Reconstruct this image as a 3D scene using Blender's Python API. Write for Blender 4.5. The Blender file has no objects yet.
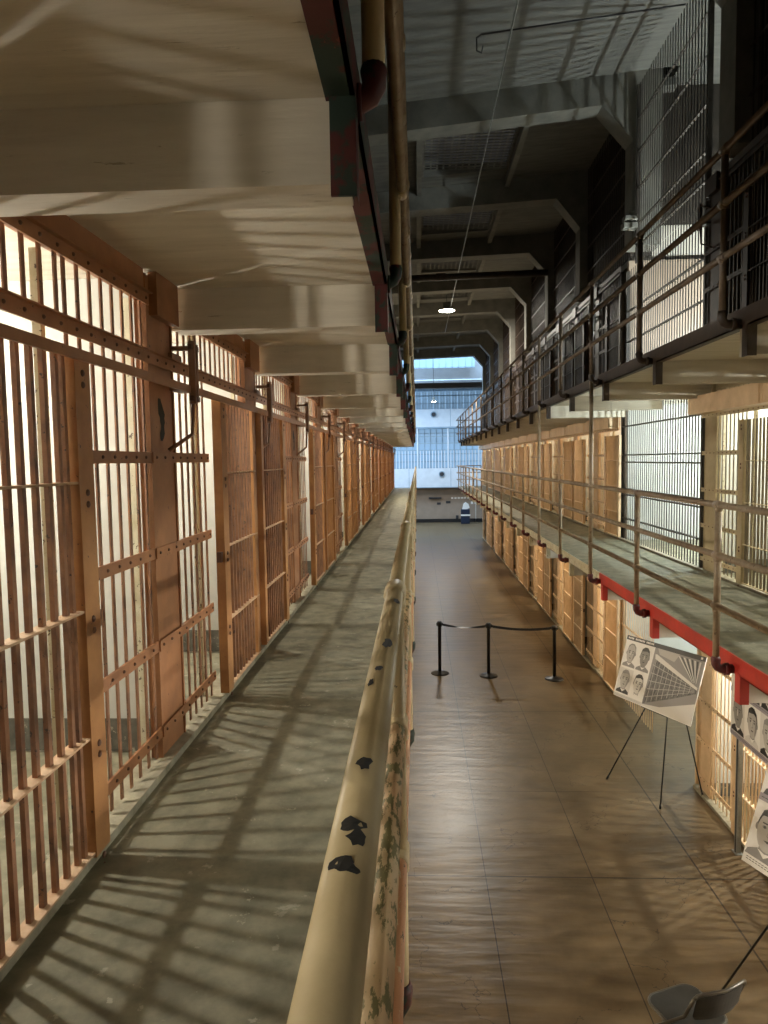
import bpy, math, random
from mathutils import Vector, Matrix
random.seed(7)
C = bpy.context.scene
PI = math.pi
H0 = 4.19                      # height of the eye above the ground floor; plans below are measured from the eye
def W(x, y, z): return Vector((x, y, z + H0))

# ------------------------------------------------------------------ camera
cd = bpy.data.cameras.new('camera'); cam = bpy.data.objects.new('camera', cd)
C.collection.objects.link(cam); C.camera = cam
M = [[0.99880903, 0.01196773, -0.04730003], [0.04630499, 0.07296544, 0.99625895], [-0.01537422, 0.99726266, -0.07232438]]
right = Vector([M[i][0] for i in range(3)]); up = Vector([M[i][1] for i in range(3)]); back = -Vector([M[i][2] for i in range(3)])
mw = Matrix((right, up, back)).transposed().to_4x4(); mw.translation = (0, 0, H0)
cam.matrix_world = mw
cd.sensor_fit = 'VERTICAL'; cd.sensor_height = 36; cd.lens = 710 / 1024 * 36
cd.clip_start = .02; cd.clip_end = 300

# ------------------------------------------------------------------ exposure, world, large lights
vs = C.view_settings
vs.view_transform = 'Standard'; vs.look = 'None'; vs.gamma = 1; vs.use_curve_mapping = False; vs.exposure = 1.15
try:
    C.cycles.use_denoising = True; C.cycles.denoiser = 'OPENIMAGEDENOISE'
    C.cycles.use_light_tree = True; C.cycles.max_bounces = 5; C.cycles.diffuse_bounces = 3
    C.cycles.sample_clamp_indirect = 4; C.cycles.caustics_reflective = False; C.cycles.caustics_refractive = False
except Exception: pass
w = bpy.data.worlds.new('world'); C.world = w; w.use_nodes = True
w.node_tree.nodes['Background'].inputs[0].default_value = (.35, .6, 1, 1)
w.node_tree.nodes['Background'].inputs[1].default_value = .6

def light(kind, loc, energy, col, size=.04, rot=None, size_y=None, name='lamp_light', spread=None):
    d = bpy.data.lights.new(name, kind); d.energy = energy; d.color = col
    if kind == 'POINT': d.shadow_soft_size = size
    if kind == 'AREA':
        d.shape = 'RECTANGLE'; d.size = size; d.size_y = size_y or size
        if spread: d.spread = spread
    o = bpy.data.objects.new(name, d); C.collection.objects.link(o); o.location = loc
    if rot: o.rotation_euler = rot
    return o
DAY = (.50, .73, 1.0)
# daylight of the far hall: one light at the skylight, one at a windowless side
light('AREA', W(1.5, 43.2, 8.6), 1500, DAY, 9, (0, 0, 0), 7, 'skylight_daylight')
light('AREA', W(-5.6, 43.5, 2.5), 350, DAY, 6, (0, -PI/2, 0), 6, 'side_daylight')
WARM = (1, .82, .60); NEUT = (1, .95, .85)

# ------------------------------------------------------------------ materials
def _n(nt, t, **k):
    n = nt.nodes.new(t)
    for a, b in k.items(): setattr(n, a, b)
    return n
def mat(name, c1, c2=None, scale=3, rough=.7, metal=0, bump=0, stretch=(1, 1, 1), chips=None, chip_scale=9, chip_at=.66, detail=6, spec=.5, emit=None, estr=0, lo=.35, hi=.65, chip2=None):
    m = bpy.data.materials.new(name); m.use_nodes = True; nt = m.node_tree
    b = nt.nodes['Principled BSDF']; L = nt.links.new
    b.inputs['Roughness'].default_value = rough; b.inputs['Metallic'].default_value = metal
    b.inputs['Specular IOR Level'].default_value = spec
    b.inputs['Base Color'].default_value = (*c1, 1)
    if emit: b.inputs['Emission Color'].default_value = (*emit, 1); b.inputs['Emission Strength'].default_value = estr
    if c2 or chips or bump:
        tc = _n(nt, 'ShaderNodeNewGeometry'); mp = _n(nt, 'ShaderNodeMapping'); mp.inputs['Scale'].default_value = stretch
        L(tc.outputs['Position'], mp.inputs['Vector'])
        nz = _n(nt, 'ShaderNodeTexNoise'); nz.inputs['Scale'].default_value = scale; nz.inputs['Detail'].default_value = detail; nz.inputs['Roughness'].default_value = .62
        L(mp.outputs[0], nz.inputs['Vector'])
        rp = _n(nt, 'ShaderNodeMapRange'); rp.inputs[1].default_value = lo; rp.inputs[2].default_value = hi
        L(nz.outputs['Fac'], rp.inputs[0])
        mx = _n(nt, 'ShaderNodeMix', data_type='RGBA'); L(rp.outputs[0], mx.inputs[0])
        mx.inputs[6].default_value = (*c1, 1); mx.inputs[7].default_value = (*(c2 or c1), 1)
        out = mx.outputs[2]
        for cc, off, th in ((chips, 0, chip_at), (chip2, 31, chip_at + .02)):
            if not cc: continue
            n2 = _n(nt, 'ShaderNodeTexNoise'); n2.inputs['Scale'].default_value = chip_scale; n2.inputs['Detail'].default_value = 7; n2.inputs['Roughness'].default_value = .68
            mp2 = _n(nt, 'ShaderNodeMapping'); mp2.inputs['Location'].default_value = (off, off, 0); mp2.inputs['Scale'].default_value = stretch
            L(tc.outputs['Position'], mp2.inputs['Vector']); L(mp2.outputs[0], n2.inputs['Vector'])
            r2 = _n(nt, 'ShaderNodeMapRange'); r2.inputs[1].default_value = th; r2.inputs[2].default_value = th + .02
            L(n2.outputs['Fac'], r2.inputs[0])
            m2 = _n(nt, 'ShaderNodeMix', data_type='RGBA'); L(r2.outputs[0], m2.inputs[0]); L(out, m2.inputs[6]); m2.inputs[7].default_value = (*cc, 1)
            out = m2.outputs[2]
        L(out, b.inputs['Base Color'])
        if bump:
            bp = _n(nt, 'ShaderNodeBump'); bp.inputs['Strength'].default_value = bump; bp.inputs['Distance'].default_value = .01
            L(nz.outputs['Fac'], bp.inputs['Height']); L(bp.outputs[0], b.inputs['Normal'])
    return m
BARP = mat('backlit_grimy_rust_bar_paint', (.33, .15, .07), (.17, .08, .045), 9, .5, bump=.2, chips=(.06, .035, .025), chip_scale=26, chip_at=.62)  # darker for backlit shade as well as dirt and flaking
RUST = mat('rust_orange_paint', (.41, .185, .08), (.30, .13, .057), 6, .5, bump=.15, chips=(.08, .04, .03), chip_scale=26, chip_at=.665)
DOORP = mat('orange_door_paint', (.50, .24, .085), (.37, .165, .06), 6, .5, bump=.1, chips=(.12, .06, .04), chip_scale=30, chip_at=.66)
RAILP = mat('dull_steel_paint', (.34, .18, .10), (.22, .115, .065), 8, .45, bump=.2, chips=(.07, .04, .03), chip_scale=22)
CREAMJ = mat('old_cream_paint', (.55, .51, .38), (.42, .36, .22), 8, .6, chips=(.10, .07, .05), chip_scale=34, chip_at=.6)
TAN = mat('tan_paint', (.76, .54, .32), (.63, .43, .24), 5, .5, bump=.1, chips=(.25, .15, .09), chip_scale=20, chip_at=.68)
YEL = mat('yellow_cream_paint', (.58, .47, .28), (.46, .36, .20), 5, .5, bump=.1, chips=(.2, .13, .08), chip_scale=20, chip_at=.68)
BRN = mat('brown_black_paint_and_shade', (.075, .052, .036), (.045, .03, .022), 6, .5, chips=(.14, .10, .06), chip_scale=20, chip_at=.68)
GRB = mat('dark_grille_paint', (.055, .045, .036), (.035, .028, .022), 6, .5)
CONC = mat('cream_painted_concrete', (.68, .62, .50), (.54, .48, .375), 2.2, .85, bump=.6, stretch=(.7, 6, 6), chips=(.36, .31, .22), chip_scale=9, chip_at=.66, lo=.3, hi=.7)
WALK = mat('grey_green_walkway_concrete', (.275, .258, .18), (.15, .142, .095), 6.5, .75, bump=.3, chips=(.34, .32, .24), chip_scale=11, chip_at=.63, lo=.36, hi=.64)
LEDGE = mat('lit_cream_ledge_paint', (.60, .42, .27), (.45, .27, .15), 14, .6)  # pale tone paints in the light caught on the ledge tops
LEDGE2 = mat('lit_pale_ledge_paint', (.88, .72, .50), (.76, .56, .35), 14, .6)  # brighter copy: light on the tan doors' ledges put into the colour
DBAR = mat('olive_brown_bar_paint', (.25, .20, .12), (.17, .13, .08), 8, .5)
CURB = mat('pale_concrete_curb', (.40, .36, .26), (.26, .23, .16), 14, .85, bump=.4)
ROOF = mat('grey_roof_concrete', (.19, .185, .165), (.13, .127, .115), 2, .9, bump=.4, stretch=(1, 5, 5))
FRAME = mat('grey_frame_concrete', (.22, .21, .18), (.16, .155, .135), 3, .85, bump=.2)
CELLW = mat('white_cell_plaster', (.50, .495, .45), (.43, .42, .37), 2.5, .85, chips=(.42, .38, .28), chip_scale=5, chip_at=.72)
SKIRT = mat('dark_grey_skirting', (.13, .12, .095), (.07, .065, .05), 12, .8, chips=(.3, .27, .2), chip_scale=18, chip_at=.6)
CREAMRAIL = mat('cream_rail_paint', (.62, .50, .29), (.52, .40, .215), 7, .38, bump=.12, chips=(.07, .055, .035), chip_scale=24, chip_at=.70)
PEELRAIL = mat('peeling_rail_paint', (.66, .52, .30), (.60, .36, .19), 7, .5, bump=.3, stretch=(1, .25, 1), chips=(.20, .17, .07), chip_scale=60, chip_at=.53)
PINKRAIL = mat('pink_orange_rail_paint', (.60, .33, .17), (.55, .26, .12), 7, .5, stretch=(1, .3, 1), chips=(.62, .5, .3), chip_scale=50, chip_at=.6, chip2=(.12, .09, .05))
RRAIL = mat('brown_cream_rail_paint', (.42, .33, .22), (.30, .21, .13), 9, .5, bump=.15, chips=(.14, .09, .06), chip_scale=25, chip_at=.62)
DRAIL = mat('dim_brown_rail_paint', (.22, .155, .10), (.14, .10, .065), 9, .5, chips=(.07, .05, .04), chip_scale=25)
REDGRN = mat('red_and_green_edge_paint', (.085, .016, .014), (.02, .038, .026), 7, .6, stretch=(1, .8, .8), chips=(.22, .05, .03), chip_scale=8, chip_at=.66, lo=.50, hi=.54)
RED = mat('bright_red_edge_paint', (.55, .035, .02), (.42, .03, .02), 6, .5)
WHITEP = mat('off_white_paint', (.66, .61, .52), (.56, .51, .43), 3, .8)
BLACKP = mat('flaked_black', (.018, .016, .013), rough=.7)
BLK = mat('black_plastic', (.012, .012, .013), rough=.4)
VOID = mat('unlit_void_black', (.012, .011, .011), (.02, .018, .016), 3, .9)
GALV = mat('galvanised_steel', (.36, .38, .37), (.28, .30, .29), 20, .5, metal=.3)
CHAIRM = mat('grey_chair_enamel', (.062, .064, .062), (.045, .047, .045), 8, .38, metal=.2)
CHAIRL = mat('grey_chair_tube', (.14, .135, .12), rough=.3, metal=.6)
BOLT = mat('dark_bolt_steel', (.13, .06, .035), rough=.5)
HALLW = mat('white_hall_paint', (.70, .74, .78), (.62, .66, .70), 2, .7)
HALLT = mat('tan_hall_paint', (.36, .27, .20), (.30, .23, .17), 2, .55)
HALLB = mat('blue_grey_hall_paint', (.30, .40, .48), (.24, .33, .41), 2, .7)
DKM = mat('dark_steel', (.035, .035, .04), rough=.5)
GLASSD = mat('daylit_window_glass', (.2, .3, .4), rough=.3, emit=(.36, .60, .88), estr=.24)
SKYG = mat('dim_skylight_glass', (.05, .055, .06), rough=.4, emit=(.5, .55, .6), estr=.02)
BULB = mat('glowing_lamp_diffuser', (1, .95, .85), emit=(1, .93, .80), estr=22)
PBG = mat('print_pale_grey', (.70, .68, .64), rough=.5)
PWH = mat('print_white', (.86, .84, .80), rough=.5)
PMID = mat('print_mid_grey', (.27, .26, .25), rough=.5)
PSK = mat('print_skin_grey', (.47, .45, .42), rough=.5)
PSK2 = mat('print_darker_skin_grey', (.27, .26, .24), rough=.5)
PDK = mat('print_dark_grey', (.06, .06, .06), rough=.5)
PBK = mat('print_black', (.015, .015, .015), rough=.5)
PHT = mat('print_hatched_grey', (.035, .035, .035), (.20, .195, .19), 26, .5, stretch=(1, 2.2, .5))
PVT = mat('print_mauve_grey', (.33, .30, .33), rough=.5)

# ground floor: polished brown slab, sawn joints and hairline cracks
def floor_material():
    m = bpy.data.materials.new('polished_brown_concrete'); m.use_nodes = True; nt = m.node_tree; L = nt.links.new
    b = nt.nodes['Principled BSDF']; g = _n(nt, 'ShaderNodeNewGeometry')
    sx = _n(nt, 'ShaderNodeSeparateXYZ'); L(g.outputs['Position'], sx.inputs[0])
    n1 = _n(nt, 'ShaderNodeTexNoise'); n1.inputs['Scale'].default_value = 1.1; n1.inputs['Detail'].default_value = 9; n1.inputs['Roughness'].default_value = .68
    L(g.outputs['Position'], n1.inputs['Vector'])
    cr = _n(nt, 'ShaderNodeValToRGB'); e = cr.color_ramp.elements
    e[0].position = .3; e[0].color = (.088, .062, .033, 1); e[1].position = .7; e[1].color = (.195, .138, .073, 1)
    L(n1.outputs['Fac'], cr.inputs[0])
    def near(sock, v, hw):
        s = _n(nt, 'ShaderNodeMath', operation='SUBTRACT'); L(sock, s.inputs[0]); s.inputs[1].default_value = v
        a = _n(nt, 'ShaderNodeMath', operation='ABSOLUTE'); L(s.outputs[0], a.inputs[0])
        c = _n(nt, 'ShaderNodeMath', operation='LESS_THAN'); L(a.outputs[0], c.inputs[0]); c.inputs[1].default_value = hw
        return c.outputs[0]
    acc = None
    def add(s):
        nonlocal acc
        if acc is None: acc = s; return
        q = _n(nt, 'ShaderNodeMath', operation='MAXIMUM'); L(acc, q.inputs[0]); L(s, q.inputs[1]); acc = q.outputs[0]
    for v in (.64, 1.70): add(near(sx.outputs[0], v, .005))
    add(near(sx.outputs[0], 2.80, .009))
    for v in (6.9, 11.6, 15.4, 20, 25, 30): add(near(sx.outputs[1], v, .008))
    add(near(sx.outputs[1], 8.75, .005))
    # cracks
    nd = _n(nt, 'ShaderNodeTexNoise'); nd.inputs['Scale'].default_value = 2.5; nd.inputs['Detail'].default_value = 5; L(g.outputs['Position'], nd.inputs['Vector'])
    vm = _n(nt, 'ShaderNodeVectorMath', operation='SCALE'); L(nd.outputs['Color'], vm.inputs[0]); vm.inputs['Scale'].default_value = .9
    va = _n(nt, 'ShaderNodeVectorMath', operation='ADD'); L(g.outputs['Position'], va.inputs[0]); L(vm.outputs[0], va.inputs[1])
    vo = _n(nt, 'ShaderNodeTexVoronoi', feature='DISTANCE_TO_EDGE'); vo.inputs['Scale'].default_value = .75; L(va.outputs[0], vo.inputs['Vector'])
    lt = _n(nt, 'ShaderNodeMath', operation='LESS_THAN'); L(vo.outputs['Distance'], lt.inputs[0]); lt.inputs[1].default_value = .0035
    mk = _n(nt, 'ShaderNodeMath', operation='GREATER_THAN'); L(n1.outputs['Fac'], mk.inputs[0]); mk.inputs[1].default_value = .50
    ml = _n(nt, 'ShaderNodeMath', operation='MULTIPLY'); L(lt.outputs[0], ml.inputs[0]); L(mk.outputs[0], ml.inputs[1])
    ms = _n(nt, 'ShaderNodeMath', operation='MULTIPLY'); L(ml.outputs[0], ms.inputs[0]); ms.inputs[1].default_value = .65
    add(ms.outputs[0])
    mx = _n(nt, 'ShaderNodeMix', data_type='RGBA'); L(acc, mx.inputs[0]); L(cr.outputs[0], mx.inputs[6]); mx.inputs[7].default_value = (.03, .02, .012, 1)
    L(mx.outputs[2], b.inputs['Base Color'])
    r = _n(nt, 'ShaderNodeMapRange'); r.inputs[3].default_value = .25; r.inputs[4].default_value = .40; L(n1.outputs['Fac'], r.inputs[0]); L(r.outputs[0], b.inputs['Roughness'])
    # trowel ripples across the corridor
    mp = _n(nt, 'ShaderNodeMapping'); mp.inputs['Scale'].default_value = (1.2, 6, 1); L(g.outputs['Position'], mp.inputs[0])
    n3 = _n(nt, 'ShaderNodeTexNoise'); n3.inputs['Scale'].default_value = 1.0; n3.inputs['Detail'].default_value = 3; L(mp.outputs[0], n3.inputs['Vector'])
    bp = _n(nt, 'ShaderNodeBump'); bp.inputs['Strength'].default_value = .6; bp.inputs['Distance'].default_value = .014; L(n3.outputs['Fac'], bp.inputs['Height'])
    L(bp.outputs[0], b.inputs['Normal'])
    b.inputs['Specular IOR Level'].default_value = .36
    return m
FLOOR = floor_material()

# ------------------------------------------------------------------ mesh helpers
class MB:
    def __init__(s): s.v = []; s.f = []; s.mi = []; s.sm = []
    def quadface(s, pts, mi=0, sm=False):
        b = len(s.v); s.v += [tuple(p) for p in pts]; s.f.append(tuple(range(b, b + len(pts)))); s.mi.append(mi); s.sm.append(sm); return s
    def box(s, x0, x1, y0, y1, z0, z1, mi=0, bev=0):
        if x0 > x1: x0, x1 = x1, x0
        if y0 > y1: y0, y1 = y1, y0
        if z0 > z1: z0, z1 = z1, z0
        b = len(s.v)
        s.v += [(x0,y0,z0),(x1,y0,z0),(x1,y1,z0),(x0,y1,z0),(x0,y0,z1),(x1,y0,z1),(x1,y1,z1),(x0,y1,z1)]
        for q in ((0,3,2,1),(4,5,6,7),(0,1,5,4),(1,2,6,5),(2,3,7,6),(3,0,4,7)):
            s.f.append(tuple(b + i for i in q)); s.mi.append(mi); s.sm.append(False)
        return s
    def prism(s, poly, axis, a0, a1, mi=0):
        # poly: 2-D points in the two other axes (in x,y,z order), extruded along axis
        def P(p, a):
            if axis == 0: return (a, p[0], p[1])
            if axis == 1: return (p[0], a, p[1])
            return (p[0], p[1], a)
        n = len(poly); b = len(s.v)
        s.v += [P(p, a0) for p in poly] + [P(p, a1) for p in poly]
        s.f.append(tuple(b + i for i in range(n))); s.f.append(tuple(b + n + i for i in reversed(range(n))))
        for i in range(n):
            j = (i + 1) % n; s.f.append((b + i, b + n + i, b + n + j, b + j))
        s.mi += [mi] * (n + 2); s.sm += [False] * (n + 2); return s
    def tube(s, pts, r, seg=12, mi=0, cap=True):
        pts = [Vector(p) for p in pts]; n = len(pts); b = len(s.v)
        rr = r if isinstance(r, (list, tuple)) else [r] * n
        t0 = (pts[1] - pts[0]).normalized()
        ref = Vector((0, 0, 1)) if abs(t0.z) < .9 else Vector((1, 0, 0))
        u = t0.cross(ref).normalized(); prev = t0
        for i, p in enumerate(pts):
            if i == 0: t = t0
            elif i == n - 1: t = (pts[-1] - pts[-2]).normalized()
            else: t = ((pts[i] - pts[i-1]).normalized() + (pts[i+1] - pts[i]).normalized()).normalized()
            q = prev.rotation_difference(t); u = (q @ u).normalized(); u = (u - t * u.dot(t)).normalized(); prev = t
            v = t.cross(u)
            for k in range(seg):
                a = 2 * PI * k / seg; s.v.append(tuple(p + (u * math.cos(a) + v * math.sin(a)) * rr[i]))
        for i in range(n - 1):
            for k in range(seg):
                k2 = (k + 1) % seg
                s.f.append((b + i*seg + k, b + i*seg + k2, b + (i+1)*seg + k2, b + (i+1)*seg + k)); s.mi.append(mi); s.sm.append(True)
        if cap:
            s.f.append(tuple(b + k for k in reversed(range(seg)))); s.f.append(tuple(b + (n-1)*seg + k for k in range(seg)))
            s.mi += [mi, mi]; s.sm += [False, False]
        return s
    def lathe(s, prof, cx, cy, seg=24, mi=0):
        b = len(s.v); n = len(prof)
        for r, z in prof:
            for k in range(seg):
                a = 2 * PI * k / seg; s.v.append((cx + r * math.cos(a), cy + r * math.sin(a), z))
        for i in range(n - 1):
            for k in range(seg):
                k2 = (k + 1) % seg
                s.f.append((b + i*seg + k, b + i*seg + k2, b + (i+1)*seg + k2, b + (i+1)*seg + k)); s.mi.append(mi); s.sm.append(True)
        s.f.append(tuple(b + k for k in reversed(range(seg)))); s.f.append(tuple(b + (n-1)*seg + k for k in range(seg)))
        s.mi += [mi, mi]; s.sm += [False, False]
        return s
    def mesh(s, name, mats):
        me = bpy.data.meshes.new(name); me.from_pydata(s.v, [], s.f); me.update()
        for m in (mats if isinstance(mats, (list, tuple)) else [mats]): me.materials.append(m)
        me.polygons.foreach_set('material_index', s.mi); me.polygons.foreach_set('use_smooth', s.sm)
        import bmesh
        bm = bmesh.new(); bm.from_mesh(me); bmesh.ops.recalc_face_normals(bm, faces=bm.faces); bm.to_mesh(me); bm.free()
        me.update()
        return me
    def build(s, name, mats, parent=None, loc=(0, 0, 0)):
        return put(name, s.mesh(name, mats), parent, loc)
def put(name, me, parent=None, loc=(0, 0, 0)):
    o = bpy.data.objects.new(name, me); C.collection.objects.link(o); o.location = loc
    if parent: o.parent = parent
    return o
def bevel(o, wdt=.003, seg=2):
    m = o.modifiers.new('bevel', 'BEVEL'); m.width = wdt; m.segments = seg; m.limit_method = 'ANGLE'; return o
def tag(o, label, cat, group=None, kind=None):
    o['label'] = label; o['category'] = cat
    if group: o['group'] = group
    if kind: o['kind'] = kind
    return o
def empty(name, loc, label, cat, group=None, rz=0):
    o = bpy.data.objects.new(name, None); C.collection.objects.link(o); o.location = loc; o.rotation_euler[2] = rz
    o.empty_display_size = .1
    return tag(o, label, cat, group)
def struct(name, mb, mats, label=None):
    o = mb.build(name, mats); o['kind'] = 'structure'
    if label: o['label'] = label
    return o
def Zr(z): return z + H0
ORD = ['first','second','third','fourth','fifth','sixth','seventh','eighth','ninth','tenth','eleventh','twelfth','thirteenth','fourteenth','fifteenth','sixteenth','seventeenth','eighteenth','nineteenth','twentieth','twenty-first','twenty-second','twenty-third','twenty-fourth']

# ------------------------------------------------------------------ levels
P = 1.83                                   # cell bay
G0, G1, U1, F2, U2, F3 = 0, Zr(-1.42), Zr(-1.525), Zr(-1.42), Zr(.88), Zr(.985)
BEAM2 = Zr(.675); ROOFZ = Zr(5.68)
XL, XR = -1.22, 3.5                        # cell fronts
EL, ER = -.15, 2.23                         # gallery edges
YL_END = 1.78 + P * 19
YR_END = 12.5 + P * 14
XLB, XRB = -3.75, 6.0                      # back of cells
YB = -6.0                                  # wall behind the viewer
LB = [1.78 + P * k for k in range(-3, 19)] # bay starts, left
RN = [8.9 - P * (j + 1) for j in range(7)] # bay starts, right, near the passage (towards the viewer)
RF = [12.5 + P * k for k in range(14)]     # beyond the passage

# ------------------------------------------------------------------ shell
struct('floor', MB().box(-9, 11, YB, 49, -.2, 0), FLOOR)
# gallery slabs with their cross beams
def slab(name, x0, x1, y0, y1, ztop, th, beams, bdep, bx0, bx1, m):
    mb = MB().box(x0, x1, y0, y1, ztop - th, ztop)
    k = 1 if isinstance(m, list) else 0
    for y in beams: mb.box(bx0, bx1, y, y + .15, ztop - th - bdep, ztop - th - .0005, k)
    return struct(name, mb, m)
lbeams = [1.78 + P * k for k in range(-3, 20)]
rbeams = [y for y in [8.61 - P * k for k in range(0, 8)] if y > YB] + [10.44, 12.3] + [14.13 + P * k for k in range(13)]
slab('floor', XLB, EL, YB, YL_END, F2, .105, lbeams, .2, XL - .02, EL - .01, WALK)
slab('ceiling', XLB, EL, YB, YL_END, F3, .105, lbeams, .205, XL - .02, EL - .01, CONC)
slab('floor', ER, XRB, YB, YR_END, F2, .105, rbeams, .2, ER + .012, XR + .05, [WALK, WHITEP])
slab('ceiling', ER, XRB, YB, YR_END, F3, .105, rbeams, .205, ER + .012, XR + .05, CONC)
# tiny curb under the left cell fronts
struct('baseboard_left', MB().box(XL - .10, XL + .055, YB, YL_END, F2 + .0005, F2 + .035), CURB)
struct('baseboard_right', MB().box(XR - .055, XR + .10, YB, 8.9, .0005, .04).box(XR - .055, XR + .10, 12.5, YR_END, .0005, .04), CURB)
struct('baseboard_right', MB().box(XR - .04, XR + .10, YB, YR_END, F2 + .0005, F2 + .03), CURB)

def edge(name, x, y0, y1, ztop, beams, bot, m, side):
    # steel channel along the slab edge with a strap down each beam end; side=+1 when the open air is at larger x
    mb = MB(); a, b = (x, x + .012) if side > 0 else (x - .012, x)
    mb.box(a, b, y0, y1, ztop - .115, ztop + .01)
    mb.box(x - side * .06, x + side * .012, y0, y1, ztop - .115, ztop - .106)
    for y in beams:
        if y0 <= y < y1: mb.box(a + side * .001, b + side * .001, y - .02, y + .06, bot, ztop - .1); mb.box(x - side*.05, x + side*.012, y - .022, y - .010, bot, ztop - .106)
    return struct(name, mb, m)
edge('trim_1', EL, YB, YL_END, F3, lbeams, BEAM2 - .035, REDGRN, 1)
edge('trim_2', EL, YB, YL_END, F2, lbeams, F2 - .31, REDGRN, 1)
edge('trim_3', ER, YB, 8.75, F2, rbeams, F2 - .31, RED, -1)
edge('trim_4', ER, 8.75, YR_END, F2, rbeams, F2 - .31, CREAMJ, -1)
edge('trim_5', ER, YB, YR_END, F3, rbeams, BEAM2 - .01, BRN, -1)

# cell blocks: back walls and partitions of white plaster
def partitions(name, xf, xb, bays, z0, z1, m=CELLW, full=None):
    s = 1 if xb > xf else -1
    mb = MB()
    y0, y1 = min(bays), max(bays) + P
    mb.box(xb, xb + s * .15, y0 - .1, y1 + .0, z0, z1)
    sk = MB()
    for y in bays:
        e = y + P
        mb.box(xf + s * .06, xb, e - .25, e - .14, z0 + .001, z1 - .001)
        sk.box(xf + s * .10, xb, e - .262, e - .25, z0 + .01, z0 + .17)
        sk.box(xb - s * .012, xb, y, e - .26, z0 + .01, z0 + .17)
    e = y0; mb.box(xf + s * .06, xb, e - .25, e - .14, z0 + .001, z1 - .001)
    struct(name, mb, m); struct('baseboard_cells', sk, SKIRT)
partitions('wall_left', XL, XLB, LB, F2, U2)
partitions('wall_right', XR, XRB, RN + [], F2, U2)
partitions('wall_right', XR, XRB, RF, F2, U2)
partitions('wall_right', XR, XRB, RN, G0, U1)
partitions('wall_right', XR, XRB, RF, G0, U1)
partitions('wall_right', XR, XRB, RN, F3, Zr(3.25), HALLT)
partitions('wall_right', XR, XRB, RF, F3, Zr(3.25), HALLT)
partitions('wall_left', XL, XLB, LB, G0, U1)
# passage cut through the right block: white side walls on every level
mb = MB()
mb.box(XR + .25, 9, 12.4, 12.52, 0, U1).box(XR + .12, 9, 12.4, 12.52, F2, U2).box(3.98, 9, 12.4, 12.52, F3, Zr(3.85))
mb.box(XR + .08, 9, 8.78, 8.9, 0, U1).box(XR + .08, 9, 8.78, 8.9, F2, U2).box(XR + .08, 9, 8.78, 8.9, F3, Zr(3.25))
struct('wall_passage', mb, WHITEP)
struct('wall_passage', MB().box(XRB, 9, 12.52, 12.6, 0, Zr(3.3)).box(9, 9.1, 8.7, 12.6, 0, F3), WHITEP)
struct('wall_passage', MB().box(XR + .3, 9, 12.41, 12.5, Zr(3.85), ROOFZ + .5).box(XR + .12, 3.98, 12.41, 12.52, F3, Zr(3.85)), GRB)  # wall above the bright part coloured dark to stand for dimness
struct('floor', MB().box(XRB, 9, 8.9, 12.4, F2 - .1, F2).box(XRB, 9, 8.9, 12.4, F3 - .1, F3), WALK)
# outer mass of both blocks so that no daylight leaks in
struct('wall_left_outer', MB().box(-4.3, -3.95, YB, YL_END, 0, ROOFZ + .8).box(XLB, XL - .08, YL_END - .02, YL_END + .12, 0, ROOFZ - .4), HALLT)
struct('wall_left_upper', MB().box(XL - .3, XL - .1, YB, YL_END, F3 + .001, ROOFZ + .7), FRAME)
struct('wall_right_outer', MB().box(9.1, 9.3, YB, 49, 0, ROOFZ + .9).box(XR + .02, 9, YR_END + .02, YR_END + .14, 0, Zr(3.3)), HALLT)
struct('wall_back', MB().box(-9, 11, YB - .2, YB, -.2, ROOFZ + 1), HALLT)
struct('ceiling_block_right', MB().box(XR + .15, 6.3, YB, 8.9, Zr(3.25), Zr(3.35)).box(XR + .15, 6.3, 12.4, YR_END, Zr(3.25), Zr(3.35)), FRAME)

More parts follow.
